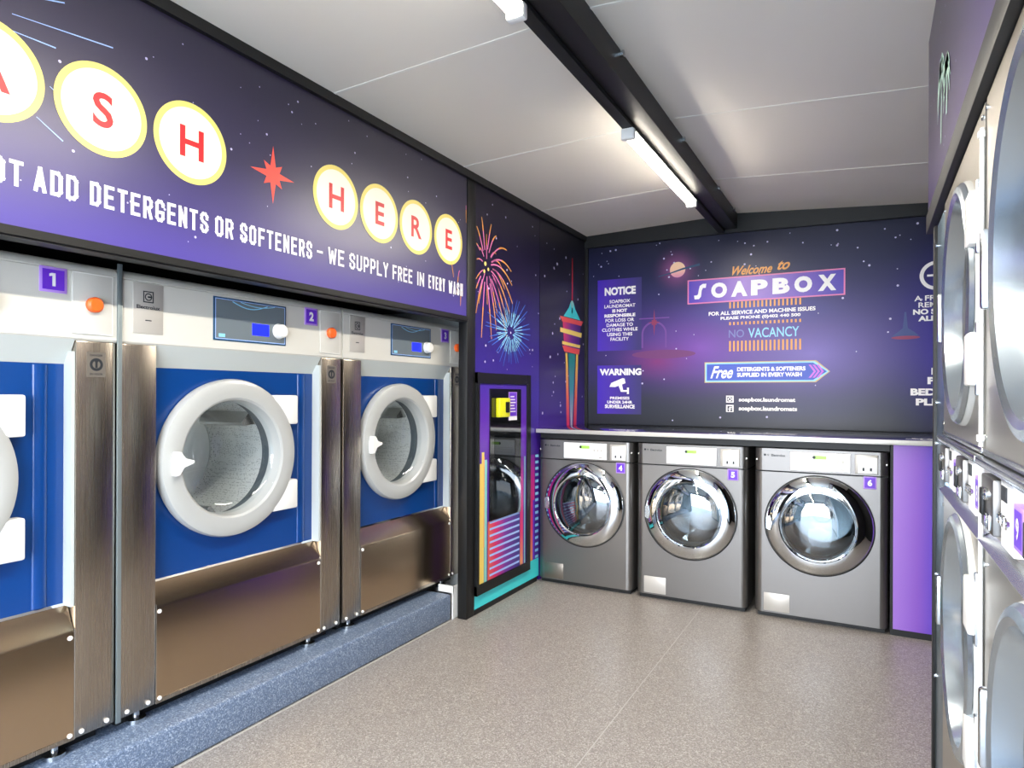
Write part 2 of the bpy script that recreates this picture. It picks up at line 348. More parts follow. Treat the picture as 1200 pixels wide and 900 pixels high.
def batten(y0, y1, label):
    t = thing('batten_light', label, 'light', (-.998, y0, 2.615), 0, 'batten lights under the beam')
    L = y1-y0
    G().box(-.028, .028, 0, L, -.012, 0, .003).build('light_base', M['white'], t)
    n = 16; vs = []; r = .03
    for yy in (.035, L-.035):
        for i in range(n+1):
            a = PI+PI*i/n; vs.append((r*math.cos(a), yy, -.012+r*1.25*math.sin(a)))
    fs = [(i, i+1, n+1+i+1, n+1+i) for i in range(n)]+[tuple(range(n+1)), tuple(range(2*n+1, n, -1))]
    G().add(vs, fs).build('diffuser', M['tube'], t, label='glowing white diffuser')
    ld = bpy.data.lights.new('lamp_strip', 'AREA'); ld.shape = 'RECTANGLE'; ld.size = .045; ld.size_y = L-.08; ld.energy = LAMP_W; ld.color = (1.0, .93, .81)
    lo_ = bpy.data.objects.new('lamp_strip', ld); C.objects.link(lo_); lo_.parent = t; lo_.location = (0, L/2, -.052)
    for a, b in ((0, .035), (L-.035, L)): G().box(-.033, .033, a, b, -.052, 0, .008).build('end_cap', M['white'], t)
    return t
batten(2.95, 4.24, 'glowing batten light under the beam, the far one whole in view')
batten(-1.15, .15, 'added glowing batten light under the beam, unseen behind the camera')  # unseen third batten, added to brighten the room
batten(.55, 1.87, 'glowing batten light under the beam, its end just showing at the photo top edge')

# plinth of the blue washers
pl = thing('machine_plinth', 'low plinth in blue speckled vinyl below the three blue washers', 'plinth', (-2.75, 1, 0))
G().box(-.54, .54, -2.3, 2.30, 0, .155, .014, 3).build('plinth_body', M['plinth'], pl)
et = thing('end_trim', 'short white angle trim at the plinth end beside the tall black post', 'trim', (-2.21, 3.305, 0))
G().box(.001, .009, 0, .08, .004, .2).build('upright_leaf', M['white'], et)
G().box(-.10, .009, .002, .012, .159, .2).build('return_leaf', M['white'], et)

# ---------------------------------------------------------------- left banner
BZ = 1.833
bn = thing('overhead_banner', 'long dark purple sign above the blue washers with white sentence and lettered discs', 'sign', (XL, -1.3, BZ), LEFT)
OB = (1.3, 0, -BZ)
bmat = ramp_mat('banner_print', [(0, '#4d3f9a'), (.16, '#3f3576'), (.42, '#2c264a'), (.86, '#231e36')], .38, spec=.75)
G().box(-1.3, 3.335, 0, .04, BZ, 2.668).build('sign_panel', bmat, bn, OB)
G().box(-1.3, 3.335, .04, 1.1, 1.88, 1.92).build('soffit_board', M['dark'], bn, OB)
G().box(-1.3, 3.335, -.012, .05, 1.80, BZ).box(-1.3, 3.335, -.018, -.012, 1.806, 1.812).build('bottom_trim', M['black'], bn, OB)
DZ, DR = 2.256, .1435
discs = [('W', .58), ('A', .888), ('S', 1.1983), ('H', 1.508), ('H', 2.2335), ('E', 2.534), ('R', 2.833), ('E', 3.141)]
for ch, y in discs:
    d = G().disc(y, DZ, DR, -.0016, 56).build('letter_disc', M['yel'], bn, OB)
    G().disc(y, DZ, DR*.86, -.0022, 56).build('disc_centre', M['cream'], d, OB)
    hh = .055 if y < 2 else .056
    G().text(ch, y-.04, y+.04, DZ-hh, DZ+hh, -.0028, .02, keep=True).build('letter', M['redink'], d, OB)
words = [('DO', .725, .805), ('NOT', .850, .977), ('ADD', 1.003, 1.125), ('DETERGENTS', 1.160, 1.575), ('OR', 1.605, 1.683), ('SOFTENERS', 1.715, 2.085), ('-', 2.115, 2.150),
         ('WE', 2.183, 2.285), ('SUPPLY', 2.32, 2.60), ('FREE', 2.635, 2.80), ('IN', 2.843, 2.905), ('EVERY', 2.945, 3.105), ('WASH', 3.143, 3.292)]
for s_, a, b in words:
    if s_ == '-': G().rect(a, b, 1.984, 1.994, -.0016).build('printed_dash', M['paper'], bn, OB)
    else: G().block(s_, a, b, 1.948, 2.022, -.0016, .0112).build('printed_word', M['paper'], bn, OB)
G().star(1.872, 2.252, [.118, .036, .066, .036, .112, .036, .066, .036], -.0018).build('printed_star', M['coral'], bn, OB, label='red eight-pointed star')
g = G()
for i in range(95):
    y, z = random.uniform(.5, 3.3), random.uniform(1.88, 2.64); g.disc(y, z, random.choice((.0022, .003, .0048)), -.0012, 8)
g.build('printed_stars', M['starink'], bn, OB, kind='stuff')
for a in (((.85, 2.46), (1.085, 2.536)), ((.947, 2.433), (1.229, 2.468)), ((.94, 2.385), (1.061, 2.389)), ((1.01, 2.165), (1.082, 2.118)), ((1.045, 2.268), (1.075, 2.25)), ((.82, 2.52), (1.0, 2.56))):
    (a0, b0), (a1, b1) = a; G().ribbon([(a0, b0), ((a0+a1)/2, (b0+b1)/2), (a1, b1)], .002, -.0013, .004).build('shooting_star', M['lightblue'], bn, OB)


# black post at the end of the banner
tag(G().box(-2.19, -2.127, 3.338, 3.432, 0, 2.668, .003).build('black_post', M['black']), 'tall black post between the washer numbered 3 and the firework wall', 'post')

# ---------------------------------------------------------------- firework wall with the cabinet door
def firework(mid, parent, name, off, cx, cz, R, inner, n, droop, mats, clip=None, seed=1, w=.009, sq=1.0):
    rnd = random.Random(seed); gs = [G() for _ in mats]
    for i in range(n):
        a = 2*PI*i/n+rnd.uniform(-.06, .06); L = R*rnd.uniform(.75, 1.0); r0 = inner*rnd.uniform(.8, 1.5)
        pts = []
        for k in range(9):
            t = k/8; r = r0+(L-r0)*t
            x, z = cx+sq*r*math.cos(a), cz+r*math.sin(a)-droop*t*t*(.4+abs(math.cos(a)))
            if clip and not (clip[0] < x < clip[1]): break
            pts.append((x, z))
        if len(pts) > 3:
            h = len(pts)//2
            gs[0].ribbon(pts[:h+1], w*.8, -.0016); gs[-1].ribbon(pts[h:], w, -.0016, w*.5)
    for k, (g, m) in enumerate(zip(gs, mats)):
        if g.v: g.build(name, m, parent, off, kind='stuff')
mw = thing('wall_mural', 'tall dark purple wall panel printed with fireworks, framing the narrow cabinet door', 'wall panel', (XL, 3.432, 0), LEFT)
OM = (-3.432, 0, 0)
mm = ramp_mat('firework_wall_print', [(0, '#4a1a8c'), (.9, '#43208f'), (1.35, '#3d2a9a'), (1.75, '#2e2376'), (2.15, '#1c1638'), (2.7, '#171222')], .34)
G().box(3.432, 4.333, 0, .04, .03, 2.668).build('panel_board', mm, mw, OM)
G().box(3.432, 4.30, -.006, .04, 0, .03).build('bottom_edge', M['black'], mw, OM)
firework(0, mw, 'orange_firework', OM, 3.56, 2.175, .40, .08, 22, .13, (M['pinkink'], M['orangeink']), (3.436, 4.33), 3, .012)
firework(0, mw, 'orange_firework', OM, 3.57, 2.17, .25, .06, 12, .08, (M['pinkink'], M['orangeink']), (3.436, 4.33), 5, .010)
firework(0, bn, 'orange_firework', OB, 3.56, 2.20, .46, .30, 22, .10, (M['pinkink'], M['orangeink']), (3.10, 3.333), 9, .008)
G().disc(3.553, 2.19, .014, -.0018, 12).disc(3.59, 2.16, .011, -.0018, 12).disc(3.54, 2.14, .012, -.0018, 12).build('firework_core', M['yel'], mw, OM)
firework(0, mw, 'blue_firework', OM, 3.885, 1.79, .27, .04, 34, .0, (M['skyink'], M['blueink']), (3.436, 4.33), 11, .008, 1.25)
firework(0, mw, 'blue_firework', OM, 3.885, 1.79, .17, .05, 19, .0, (M['blueink'], M['skyink']), (3.436, 4.33), 13, .006, 1.3)
g = G()
for i in range(26): g.disc(random.uniform(3.45, 4.32), random.uniform(1.5, 2.64), random.choice((.004, .006, .008)), -.0012, 8)
g.build('printed_stars', M['starink'], mw, OM, kind='stuff')
# colour bands beside and below the door
G().rect(3.434, 4.333, .032, .165, -.0014).build('teal_band', M['teal'], mw, OM)
zz = ramp_mat('hot_band_print', [(.14, '#f2a35e'), (.4, '#e8386c'), (.75, '#c2188a'), (.95, '#6a1f9c')], .4)
G().rect(4.19, 4.262, .165, .93, -.0016).build('pink_band', zz, mw, OM)
G().rect(4.235, 4.262, .165, .60, -.0019).build('purple_band', M['purple'], mw, OM)
g = G()
for i in range(17): g.rect(4.272, 4.325, .17+i*.046, .17+i*.046+.02, -.0018)
g.build('aqua_dashes', M['skyink'], mw, OM)
g = G(); g.rect(3.46, 3.62, .166, .178, -.0018).rect(4.0, 4.1, .166, .178, -.0018); g.build('yellow_band', M['yellow'], mw, OM)
G().rect(3.64, 3.95, .160, .176, -.0019).build('red_band', M['magenta'], mw, OM)

cd = thing('cabinet_door', 'narrow black-framed door with dark window and striped lower panel beside the washer numbered 3', 'door', (XL, 3.435, 0), LEFT)
OC = (-3.435, 0, 0)
G().box(3.435, 3.462, -.022, 0, .12, 1.50).box(4.108, 4.158, -.022, 0, .12, 1.50).box(3.435, 4.158, -.0215, 0, 1.432, 1.499).box(3.435, 4.158, -.0215, 0, .118, .178).build('door_frame', M['black'], cd, OC)
dmat = ramp_mat('door_print', [(.17, '#5a1f9c'), (.8, '#5a1fa2'), (1.1, '#6a2ab8'), (1.43, '#4a2fa8')], .3)
G().box(3.463, 4.107, -.012, 0, .179, 1.431).build('door_leaf', dmat, cd, OC)
G().box(3.592, 4.012, -.020, -.012, .555, 1.40).build('window_frame', M['blackg'], cd, OC)
G().box(3.648, 3.925, -.0215, -.0195, .62, 1.10).build('window_pane', mat('mirror_glass', '#2b3033', .02, .9), cd, OC)
y_ = -.0132
G().flat([(3.466, .18), (3.530, .18), (3.530, 1.0), (3.50, 1.0), (3.50, .93), (3.466, .93)], y_).build('yellow_stripe', M['yellow'], cd, OC)
G().rect(3.534, 3.566, .18, .95, y_).build('aqua_stripe', M['aqua'], cd, OC)
G().rect(3.524, 3.534, .40, .97, y_-.0003).build('orange_stripe', mat('apricot_ink', '#f7a35c', .4), cd, OC)
lm = ramp_mat('striped_panel_print', [(.13, '#f0704c'), (.24, '#e2256c'), (.37, '#7a2ca0'), (.57, '#2a2a86')], .4, axis='X')
G().rect(3.578, 4.010, .18, .552, y_).build('striped_panel', lm, cd, OC)
g = G()
for i in range(9):
    z = .20+i*.042; g.flat([(3.60, z), (4.005, z+.004), (4.005, z+.018), (3.60, z+.014)], y_-.0004)
g.build('light_stripe', M['lightblue'], cd, OC, kind='stuff')
G().rect(4.016, 4.06, .18, .93, y_).build('pink_stripe', zz, cd, OC)
G().rect(4.078, 4.092, .18, .93, y_).build('aqua_line', M['aqua'], cd, OC)
pt = thing('payment_reader', 'small bright yellow card reader on the dark window of the narrow door', 'card reader', (XL+.02, 3.74, 1.215), LEFT)
G().box(-.08, .06, -.032, 0, 0, .125, .006).build('reader_case', M['terminal'], pt)
G().box(-.005, .045, -.036, -.031, .03, .10, .004).build('reader_slot', M['black'], pt)
nt = thing('instruction_sticker', 'purple and white instruction sticker right of the yellow card reader', 'sticker', (XL+.021, 3.86, 1.19), LEFT)
G().box(-.03, .085, -.002, 0, 0, .19).build('sticker_sheet', M['purplel'], nt)
G().rect(-.02, .075, .03, .185, -.0026).build('sticker_print', M['purple'], nt)
g = G()
for i in range(6): g.rect(-.01, .065-.01*(i % 3), .055+i*.02, .063+i*.02, -.003)
g.rect(-.03, .085, 0, .026, -.0026); g.build('sticker_lettering', M['paper'], nt)

# far left wall panel with the printed tower
mt = thing('wall_mural', 'dark purple wall panel in the far left corner printed with a colourful needle tower', 'wall panel', (XL, 4.337, 0), LEFT)
OT = (-4.337, 0, 0)
mm2 = ramp_mat('tower_wall_print', [(0, '#4a1c94'), (1.1, '#40248c'), (1.45, '#2f2068'), (1.9, '#1a1630'), (2.7, '#12101c')], .34)
G().box(4.337, YB-.02, 0, .04, 0, 2.668).build('panel_board', mm2, mt, OT)
tcx = 4.935
G().flat([(tcx-.012, 2.03), (tcx+.012, 2.03), (tcx+.006, 2.48), (tcx-.006, 2.48)], -.0016).build('tower_mast', M['redink'], mt, OT)
G().flat([(4.765, 1.99), (5.11, 1.99), (5.0, 2.07), (4.965, 2.12), (4.905, 2.12), (4.87, 2.07)], -.0016).build('tower_roof', M['teal'], mt, OT)
G().disc(tcx, 2.105, .03, -.0020, 16).build('tower_cap', M['aqua'], mt, OT)
G().flat([(4.69, 1.985), (5.17, 1.985), (5.13, 1.945), (4.74, 1.945)], -.0020).build('tower_ring', M['coral'], mt, OT)
G().flat([(4.75, 1.945), (5.12, 1.945), (5.09, 1.74), (4.78, 1.74)], -.0016).build('tower_pod', ramp_mat('pod_print', [(.41, '#e8386c'), (.58, '#7a2a8c'), (.78, '#3a1f7a')], .4, axis='X'), mt, OT)
G().flat([(4.70, 1.895), (5.14, 1.885), (5.13, 1.845), (4.70, 1.86)], -.0021).build('tower_ring', M['yellow'], mt, OT)
G().flat([(4.74, 1.79), (5.11, 1.78), (5.10, 1.755), (4.74, 1.765)], -.0022).build('tower_ring', M['yellow'], mt, OT)
G().flat([(4.74, 1.755), (5.10, 1.745), (5.08, 1.70), (4.78, 1.71)], -.0023).build('tower_ring', M['coral'], mt, OT)
legm = ramp_mat('leg_print', [(1.1, '#d8246e'), (1.35, '#f0704c'), (1.72, '#f4dc5a')], .4)
G().flat([(4.805, 1.70), (4.845, 1.70), (4.895, 1.09), (4.835, 1.09)], -.0016).build('tower_leg', legm, mt, OT)
G().flat([(5.065, 1.70), (5.022, 1.70), (4.968, 1.09), (5.03, 1.09)], -.0016).build('tower_leg', legm, mt, OT)
G().flat([(4.865, 1.70), (5.0, 1.70), (4.945, 1.09), (4.915, 1.09)], -.0017).build('tower_stem', ramp_mat('stem_print', [(1.1, '#c8b8d8'), (1.4, '#3f9aa8'), (1.7, '#1f8a84')], .4), mt, OT)
g = G()
for i in range(34): g.disc(random.uniform(4.36, 5.18), random.uniform(1.2, 2.62), random.choice((.006, .009, .011)), -.0012, 8)
g.build('printed_stars', M['starink'], mt, OT, kind='stuff')

# ---------------------------------------------------------------- back wall print
bw = thing('wall_mural', 'wide navy and purple printed back wall with welcome sign and notices', 'wall panel', (-2.108, YB, 1.118))
OW = (2.108, 0, -1.118)
wmat = ramp_mat('back_wall_print', [(0, '#20242f'), (.22, '#262a3c'), (.55, '#35296e'), (.9, '#2a2766'), (1.2, '#191d4a'), (1.49, '#161834')], .36, spec=.35,
    blobs=[(1.5, .15, 1.4, .22, '#3a4058', .5), (.95, .62, 1.0, .55, '#8450b8', .8), (1.75, .55, .95, .6, '#7d6cc0', .85), (.757, 1.255, .22, .22, '#a85a9a', .9), (2.6, .6, .55, .9, '#3327a0', .95), (.6, .52, .45, .22, '#8a2f6c', .7), (1.35, .9, .75, .22, '#4a5ac0', .6)])
G().box(-2.108, 1.24, 0, .028, 1.118, 2.612).build('panel_board', wmat, bw, OW)
sgn = ramp_mat('notice_print', [(.08, '#4424bc'), (.2, '#4628a8'), (.44, '#332b70')], .35, axis='X')
def sign(name, x0, x1, z0, z1):
    o = G().rect(x0, x1+.06, z0, z1, -.0013).build(name, sgn, bw, OW); return o
n1 = sign('notice_sign', -2.024, -1.70, 1.735, 2.335)
def line(par, name, off, m, st, x0, x1, z0, z1, y, bold=0, shear=0):
    return G().text(st, x0, x1, z0, z1, y, bold, shear).build(name, m, par, off)
line(n1, 'sign_heading', OW, M['paper'], 'NOTICE', -1.961, -1.69, 2.200, 2.268, -.002, .05)
rows = ['SOAPBOX', 'LAUNDROMAT', 'IS NOT', 'RESPONSIBLE', 'FOR LOSS OR', 'DAMAGE TO', 'CLOTHES WHILE', 'USING THIS', 'FACILITY']
wd = [.18, .27, .13, .27, .25, .23, .31, .22, .16]
for i, (r_, w_) in enumerate(zip(rows, wd)):
    z = 2.148-i*.0395; line(n1, 'sign_line', OW, M['paper'], r_, -1.828-w_/2, -1.828+w_/2, z-.014, z+.014, -.002, .05 if i in (2, 3) else .02)
n2 = sign('warning_sign', -2.024, -1.70, 1.205, 1.612)
line(n2, 'sign_heading', OW, M['paper'], 'WARNING', -2.003, -1.64, 1.528, 1.585, -.002, .05)
line(n2, 'sign_line', OW, M['paper'], 'PREMISES', -1.91, -1.74, 1.326, 1.350, -.002, .03)
line(n2, 'sign_line', OW, M['paper'], 'UNDER 24HR', -1.935, -1.715, 1.292, 1.316, -.002, .04)
line(n2, 'sign_line', OW, M['paper'], 'SURVEILLANCE', -1.955, -1.695, 1.252, 1.284, -.002, .045)
g = G().flat([(-1.915, 1.432), (-1.865, 1.430), (-1.775, 1.462), (-1.782, 1.500), (-1.80, 1.505), (-1.90, 1.465)], -.002)
g.flat([(-1.835, 1.44), (-1.805, 1.452), (-1.795, 1.405), (-1.76, 1.405), (-1.76, 1.39), (-1.815, 1.39)], -.002).rect(-1.762, -1.745, 1.372, 1.425, -.002)
g.build('camera_symbol', M['paper'], n2, OW)
# welcome sign
ws = G().rect(-1.257, -.156, 2.092, 2.268, -.0018).build('name_sign', ramp_mat('name_sign_print', [(.85, '#4a34b8'), (1.25, '#8e62c8'), (1.9, '#4630b0')], .35, axis='X'), bw, OW)
G().frame(-1.265, -.148, 2.084, 2.276, .010, -.0024).build('sign_border', M['pinkink'], ws, OW)
cxs = [-1.165, -1.022, -.872, -.727, -.574, -.423, -.265]
for i, ch in enumerate('SOAPBOX'):
    wdt = .052 if ch == 'S' else .060
    if ch == 'S':
        P = [(-.9, -1), (-.2, -1), (.12, -.65), (.22, .1), (.4, .45), (.85, .45), (.95, 1), (.35, 1), (-.1, .75), (-.28, .1), (-.36, -.35), (-.55, -.48), (-.98, -.48)]
        G().flat([(cxs[i]+x*wdt*.95, 2.18+z*.059) for x, z in P], -.0026).build('letter', M['paper'], ws, OW)
    else: G().text(ch, cxs[i]-wdt, cxs[i]+wdt, 2.122, 2.240, -.0026, .06).build('letter', M['paper'], ws, OW)
line(bw, 'script_word', OW, M['orangeink'], 'Welcome', -.925, -.635, 2.285, 2.355, -.0024, .025, .5)
line(bw, 'script_word', OW, M['orangeink'], 'to', -.60, -.512, 2.300, 2.368, -.0024, .025, .5)
g = G()
for i in range(18):
    x = -.945+i*.0292; g.rect(x, x+.012, 2.034, 2.082, -.0018); g.rect(x, x+.012, 1.905, 1.928, -.0018); g.rect(x, x+.013, 1.703, 1.782, -.0018)
g.build('marquee_bars', M['orangeink'], bw, OW, kind='stuff')
line(bw, 'service_line', OW, M['paper'], 'FOR ALL SERVICE AND MACHINE ISSUES', -1.10, -.34, 1.985, 2.015, -.0018, .035)
line(bw, 'service_line', OW, M['paper'], 'PLEASE PHONE (0)402 440 500', -1.01, -.44, 1.942, 1.972, -.0018, .035)
G().text('NO', -.948, -.835, 1.808, 1.868, -.0018, .01).build('vacancy_lettering', mat('dim_no_ink', '#6f74b8', .4), bw, OW, label='dim word before the lit one')
G().text('VACANCY', -.805, -.449, 1.802, 1.876, -.0018, .01).build('vacancy_lettering', M['skyink'], bw, OW)
A = [(-1.13, 1.462), (-.335, 1.462), (-.243, 1.540), (-.335, 1.622), (-1.13, 1.622)]
ar = G().flat(A, -.0016).build('arrow_sign', mat('arrow_rim', '#c8b07a', .4), bw, OW)
def ins(pts, t):
    cx = -.69; cz = 1.542; return [(x+(t if x < cx else -t*1.2), z+(t if z < cz-.01 else (-t if z > cz+.01 else 0))) for x, z in pts]
G().flat(ins(A, .007), -.0020).build('arrow_border', M['skyink'], ar, OW)
G().flat(ins(A, .017), -.0024).build('arrow_face', mat('arrow_blue', '#3a55c4', .4), ar, OW)
line(ar, 'script_word', OW, M['paper'], 'Free', -1.085, -.915, 1.495, 1.590, -.0028, .025, .45)
line(ar, 'arrow_line', OW, M['paper'], 'DETERGENTS & SOFTENERS', -.885, -.405, 1.548, 1.580, -.0028, .045)
line(ar, 'arrow_line', OW, M['paper'], 'SUPPLIED IN EVERY WASH', -.885, -.43, 1.505, 1.537, -.0028, .045)
g = G()
for k in range(3):
    x = -.385+k*.026; g.flat([(x, 1.495), (x+.016, 1.495), (x+.05, 1.541), (x+.016, 1.59), (x, 1.59), (x+.034, 1.541)], -.0028)
g.build('chevron', mat('orchid_ink', '#c46adc', .4), ar, OW)
g = G()
g.frame(-.966, -.91, 1.308, 1.362, .009, -.0018).annulus(-.938, 1.335, .008, .015, -.0018, 20).disc(-.922, 1.352, .004, -.0018, 8)
g.rect(-.966, -.91, 1.282, 1.291, -.0018).rect(-.966, -.955, 1.238, 1.282, -.0018).rect(-.92, -.91, 1.238, 1.282, -.0018).rect(-.966, -.91, 1.236, 1.242, -.0018).rect(-.943, -.934, 1.242, 1.274, -.0018).rect(-.943, -.922, 1.268, 1.276, -.0018).rect(-.95, -.924, 1.256, 1.262, -.0018)
g.build('social_symbols', M['paper'], bw, OW)
line(bw, 'social_line', OW, M['paper'], 'soapbox.laundromat', -.872, -.472, 1.308, 1.348, -.0018, .04)
line(bw, 'social_line', OW, M['paper'], 'soapbox.laundromats', -.872, -.46, 1.240, 1.282, -.0018, .04)
# faint printed skyline, moon and far right notices
mo = G().disc(-1.345, 2.368, .062, -.0016, 36).build('printed_moon', ramp_mat('moon_print', [(1.18, '#d878b0'), (1.25, '#f6c8a8'), (1.32, '#f8d8b4')], .4), bw, OW)
G().ribbon([(-1.50, 2.325), (-1.40, 2.345), (-1.30, 2.372), (-1.17, 2.395)], .006, -.0022, .018).build('moon_cloud', M['navy'], mo, OW)
g = G().annulus(-1.535, 1.86, .09, .105, -.0015, 30, 0, PI).rect(-1.64, -1.625, 1.75, 1.86, -.0015).rect(-1.445, -1.43, 1.75, 1.86, -.0015).rect(-1.66, -1.41, 1.985, 1.995, -.0015).build('printed_arch', M['dimpur'], bw, OW)
G().star(-1.534, 1.955, [.11, .02, .03, .02, .05, .02, .03, .02], -.0018).build('printed_star', M['dimred'], bw, OW)
G().disc(-1.46, 1.695, .26, -.0014, 40, .035).build('printed_dune', mat('dune_ink', '#6e3470', .5), bw, OW)
u = G().flat([(.215, 1.94), (.225, 1.94), (.235, 1.83), (.275, 1.80), (.30, 1.775), (.14, 1.775), (.17, 1.80), (.205, 1.83)], -.0015).build('printed_saucer', mat('saucer_ink', '#3a4a86', .5), bw, OW)
G().disc(.222, 1.765, .085, -.0018, 24, .012).build('saucer_rim', M['dimred'], bw, OW)
nr = bw
g = G().annulus(.40, 2.178, .075, .098, -.002, 40).rect(.345, .45, 2.172, 2.186, -.002).build('prohibition_symbol', M['paper'], nr, OW)
for st, x0, x1, z0, z1, bd in (('A FRIENDLY', .272, .60, 2.010, 2.046, .02), ('REMINDER', .296, .58, 1.965, 2.0, .02), ('NO SMOKING', .265, .62, 1.918, 1.955, .05), ('ALLOWED', .295, .58, 1.872, 1.908, .05),
        ('NO', .372, .50, 1.508, 1.556, .05), ('PET', .350, .50, 1.445, 1.493, .05), ('BEDDING', .252, .60, 1.368, 1.416, .05), ('PLEASE', .283, .57, 1.300, 1.348, .05)):
    line(nr, 'sign_line', OW, M['paper'], st, x0, x1, z0, z1, -.002, bd)
g = G()
for i in range(80): g.disc(random.uniform(-2.08, .6), random.choice((random.uniform(2.28, 2.6), random.uniform(1.16, 2.6))), random.choice((.004, .006, .008)), -.0012, 8)
g.build('printed_stars', M['starink'], bw, OW, kind='stuff')

# ---------------------------------------------------------------- number plates
def number_plate(parent, n, x0, x1, z0, z1, y=-.003):
    p = G().box(x0, x1, y, 0, z0, z1, .001).build('number_plate', M['purplel'], parent)
    t = (x1-x0)*.1
    G().rect(x0+t, x1-t, z0+t, z1-t, y-.0006).build('plate_face', M['purple'], p)
    h = z1-z0; c = (x0+x1)/2
    if n == '1':
        a, b = z0+h*.24, z1-h*.24; q = h*.08
        G().flat([(c-q*.6, a), (c+q*.9, a), (c+q*.9, b), (c-q*.9, b), (c-q*2.0, b-q*.5), (c-q*2.0, b-q*1.8), (c-q*.6, b-q*1.4)], y-.0012).build('numeral', M['paper'], p)
    else: G().text(n, c-.01, c+.01, z0+h*.24, z1-h*.24, y-.0012, .05, keep=True).build('numeral', M['paper'], p)

# ---------------------------------------------------------------- large blue washers
def blue_washer(y0, n, label, open_back=False):
    t = thing('washing_machine', label, 'washing machine', (-2.32, y0, .155), LEFT, 'large blue front-load washers')
    W = 1.106; Z = -.155   # local z of world z
    def z(q): return q+Z
    cx, cz = .483, z(1.094)
    # shell
    g = G().box(0, W, .06, .95, z(.205), z(1.775))
    sh = G().box(.004, .018, .02, .95, z(.21), z(1.77)).box(W-.018, W-.004, .02, .95, z(.21), z(1.77)).box(.01, W-.01, .02, .95, z(1.755), z(1.772)).box(.01, W-.01, .93, .95, z(.21), z(1.77)).box(.01, W-.01, .05, .95, z(.21), z(.235))
    sh.build('cabinet_shell', M['steel'], t)
    # control housing with rolled top edge
    pr = [(.05, z(1.802)), (.030, z(1.800)), (.014, z(1.792)), (.004, z(1.780)), (.001, z(1.770)), (.004, z(1.768)), (.004, z(1.766)), (0, z(1.764)), (0, z(1.545)), (.006, z(1.538)), (.05, z(1.538))]
    G().xprism(pr, 0, W).build('control_housing', M['pale'], t)
    pr = [(.003, z(1.540)), (.049, z(1.458)), (.055, z(1.458)), (.055, z(1.540))]
    G().xprism(pr, .136, .968).build('top_bevel', M['bevelgrey'], t)
    # side columns
    def column(x0, x1):
        G().box(x0, x1, 0, .052, z(.207), z(1.537), .005).build('side_column', M['steel'], t)
    column(.004, .136); column(.970, W-.004)
    G().box(.958, .969, .004, .052, z(.65), z(1.50)).build('edge_strip', M['bevelgrey'], t)
    # blue front with the round opening and a pressed rib
    g = G().rect_hole(.130, .965, z(.63), z(1.475), cx, cz, .245, .050, .054)
    m = 10; vs = []
    for zz_ in (z(.66), z(1.452)):
        for i in range(m+1): a = PI*i/m; vs.append((.885-.022*math.cos(a), .0499-.008*math.sin(a), zz_))
    g.add(vs, [(i, i+1, m+2+i, m+1+i) for i in range(m)]+[tuple(range(m+1)), tuple(range(2*m+1, m, -1))])
    g.build('front_panel', M['blue'], t, label='glossy blue panel behind the round door')
    # lower steel panel, sloped lip
    pr = [(0, z(.207)), (0, z(.560)), (.003, z(.572)), (.046, z(.655)), (.055, z(.655)), (.055, z(.207))]
    G().xprism(pr, .1385, .9675).build('lower_panel', M['steelh'], t)
    G().xprism([(-.002, z(.207)), (-.002, z(.222)), (.01, z(.228)), (.01, z(.207))], .1385, .9675).build('panel_lip', M['steel'], t)
    for (sx_, sz) in ((.150, .548), (.955, .548), (.030, .224), (.108, .224), (.152, .224), (.955, .224), (.992, .224), (1.075, .224)):
        G().cyl(sx_, z(sz), .008, -.006, 0, 12, .003).build('screw', M['white'], t)
    for fx in (.09, .93): 
        for fy in (.045, .8): G().vcyl(fx, fy, [(.0001, 0), (.034, 0), (.034, .014), (.012, .018), (.012, .06)], 20).build('foot', M['satin'], t)
    for xa_ in (.1365, .9678): G().box(xa_, xa_+.0022, -.0012, .02, z(.207), z(.575)).build('seam_edge', M['chrome'], t)
    G().xprism([(.040, z(.650)), (.046, z(.6575)), (.05, z(.6575)), (.05, z(.650))], .1385, .9675).build('seam_edge', M['chrome'], t)
    G().box(.03, W-.03, .07, .10, .001, z(.206)).build('gap_shade', M['black'], t)  # black box standing in for the shade in the gap under the washer
    # door
    d = G().lathe(cx, cz, [(.300, .050), (.326, .044), (.3285, .020), (.322, .004), (.306, -.003), (.275, -.005), (.250, -.003), (.241, .004), (.238, .026), (.232, .070)], 96).build('door', M['ring'], t, label='round pale grey door ring')
    G().box(cx+.20, .826, .002, .050, z(1.222), z(1.355), .008).build('hinge', M['white'], d)
    G().box(cx+.20, .826, .002, .050, z(.835), z(.968), .008).build('hinge', M['white'], d)
    G().lathe(cx, cz, [(.236, .044), (.226, .056), (.196, .076), (.150, .096), (.08, .11), (.0001, .115)], 64).build('door_glass', M['glass'], d)
    hx_ = cx-.272
    G().prism([(hx_-.016, cz-.046), (hx_+.0, cz-.044), (hx_+.018, cz-.016), (hx_+.060, cz-.002), (hx_+.060, cz+.008), (hx_+.024, cz+.018), (hx_+.006, cz+.044), (hx_-.010, cz+.046), (hx_-.020, cz+.01)], -.030, -.004).build('handle', M['white'], d)
    # drum
    G().lathe(cx, cz, [(.243, .052), (.252, .09), (.246, .13), (.268, .135)], 64).build('door_gasket', M['rubber'], t)
    dr = G().lathe(cx, cz, [(.268, .135), (.280, .15), (.285, .30), (.285, .49), (.268, .52)], 96).build('drum', M['drum'], t, label='perforated steel drum inside')
    G().lathe(cx, cz, [(.268, .52), (.25, .505), (.235, .52), (.20, .535), (.07, .545), (.06, .53), (.0001, .525)], 72).build('drum_back', M['drumb'], dr)
